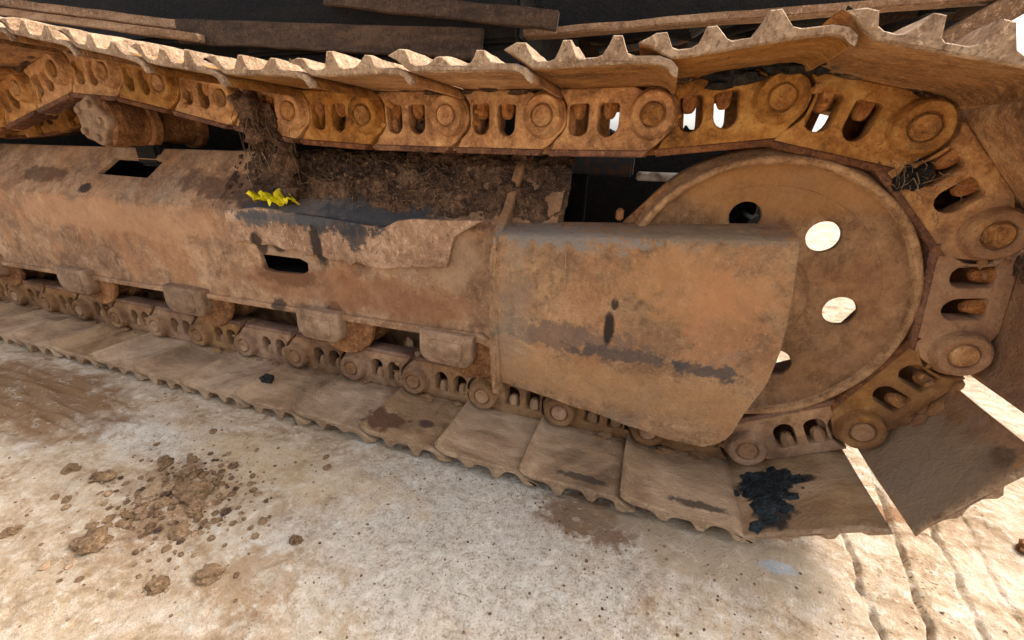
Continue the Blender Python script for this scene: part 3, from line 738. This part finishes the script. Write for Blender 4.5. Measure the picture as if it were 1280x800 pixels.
# black oily lump on the last shoe before the turn
SF = frame_for(len(pre)+len(top)+4)
it = []
for k in range(170):
    lx, ly = .185+rr.gauss(0, .022), -.060+rr.gauss(0, .019)
    if k > 125: lx, ly = .20+rr.gauss(0, .014), -.125+rr.gauss(0, .014)
    if k > 155: lx, ly = .145-.002*(k-155)+rr.gauss(0, .003), -.05+rr.gauss(0, .004)
    r = rr.choice((.003, .005, .008, .012, .016))*rr.uniform(.7, 1.1)
    it.append((cl[k % 5], SF @ T(lx, ly, .0448) @ Matrix.Rotation(rr.random()*6, 4, 'Z') @ Matrix.Diagonal((r, r*.8, min(r*.4, .0035), 1)), 0))
o = obj('grease_cake', smooth(join(it, 'g'), 60), 'wetgrease'); tag(o, 'black grease cake spread on the track shoe below the idler wheel', 'grease cake')
o = lump('dark_stone', (-1.165, -.086, -.036), .018, 8, 'blackstone', 'small dark stone lying on the bottom track shoes', 'stone', .6, (1.1, .9, 1))
# yellow leaf: crumpled folded sheet
lv, lf = [], []
outl = lambda u: (.013+.004*sin(u*13)+.005*sin(u*31+1)+.003*sin(u*57))*(max(0, sin(pi*u))**.35)
NXl, NYl = 30, 8
for i in range(NXl+1):
    u = i/NXl
    for j in range(NYl+1):
        v = j/NYl*2-1
        x = -1.185+.150*u; s = .030+v*outl(u)+.004*sin(u*24)
        off = .022+.010*sin(u*19+v*3)+.004*abs(v)+.004*sin(u*37+v)
        lv.append(slope_pt(x, s, off))
for i in range(NXl):
    for j in range(NYl):
        a = i*(NYl+1)+j; lf.append((a, a+1, a+NYl+2, a+NYl+1))
lm = bpy.data.meshes.new('leaf'); lm.from_pydata(lv, [], lf)
bm = bmesh.new(); bm.from_mesh(lm); bmesh.ops.remove_doubles(bm, verts=bm.verts, dist=1e-5); bmesh.ops.solidify(bm, geom=bm.faces[:], thickness=.0012); bm.to_mesh(lm); bm.free()
o = obj('yellow_leaf', smooth(lm, 60), 'leaf'); tag(o, 'bright yellow crumpled leaf lying on the track frame beside the soil', 'leaf')

# clods on the ground
clods = [(-1.208, -.463, .020, 'brown clod alone on the ground near the left edge'), (-1.04, -.569, .024, 'largest brown clod at the bottom left of the ground'),
    (-.985, -.435, .028, 'big lump in the middle of the crumbled mud pile'), (-1.045, -.400, .018, 'small lump on the left of the crumbled mud pile'),
    (-1.01, -.47, .016, 'lump at the front of the crumbled mud pile'), (-.93, -.500, .016, 'flat lump just in front of the mud pile'),
    (-.95, -.455, .014, 'lump on the right side of the mud pile'), (-.80, -.540, .018, 'brown clod at the bottom edge left of the white patch'), 
    (-.72, -.44, .010, 'pebble sized clod right of the mud pile'), (-.86, -.58, .014, 'small clod by the bottom edge of the photo'),
    (-1.30, -.47, .014, 'small flat clod left of the lone brown clod'), (-1.15, -.38, .013, 'clod behind and left of the mud pile'),
    (-1.09, -.36, .012, 'clod farthest behind the mud pile'), (-1.22, -.60, .012, 'dark clod close to the left edge of the photo')]
for k, (x, y, r, lab) in enumerate(clods):
    lump('mud_clod', (x, y, ghit(x, y)+r*.15), r, 50+k, 'clod', lab, 'mud clod', .6, (1.15, .95, 1), 'mud clods on the ground')
lump('brown_stone', (.545, -.005, ghit(.545, -.005)+.006), .016, 77, 'roller', 'rust brown stone on the sunlit ground at the right edge', 'stone', .7)
it = []
for k in range(1500):
    if k % 3 == 0: x, y = rr.gauss(-1.0, .09), rr.gauss(-.45, .07)
    elif k % 3 == 1: x, y = rr.uniform(-1.9, .6), rr.uniform(-.75, -.19)
    else: x, y = rr.gauss(-.1, .35), rr.uniform(-.6, -.19)
    r = rr.choice((.0008, .0010, .0013, .0018, .0026) if k % 3 else (.0015, .002, .003, .0045, .006))*rr.uniform(.7, 1.3)*(1.3 if k % 3 == 0 else 1)
    it.append((x, y, r, k))
bmA = bmesh.new(); tmpl = [bmesh.new() for _ in range(3)]
vsA, fsA, mA = [], [], []
ico = bmesh.new(); bmesh.ops.create_icosphere(ico, subdivisions=1, radius=1); iv = [v.co.copy() for v in ico.verts]; iff = [[v.index for v in f.verts] for f in ico.faces]; ico.free()
for x, y, r, k in it:
    z = ghit(x, y); b0 = len(vsA); rz = rr.random()*6
    for v in iv:
        q = Vector((v.x*r*rr.uniform(.7, 1.4), v.y*r*rr.uniform(.7, 1.3), v.z*r*.6)); q.rotate(Euler((0, 0, rz)))
        vsA.append((x+q.x, y+q.y, z+q.z+r*.15))
    mi = rr.choice((0, 0, 0, 0, 0, 0, 1, 2))
    for f in iff: fsA.append([b0+i for i in f]); mA.append(mi)
pm = bpy.data.meshes.new('pebbles'); pm.from_pydata(vsA, [], fsA)
for p_, mi in zip(pm.polygons, mA): p_.material_index = mi
o = obj('grit', pm, ['clod', 'cap', 'soil']); tag(o, 'small grit and mud crumbs scattered over the ground', kind='stuff')
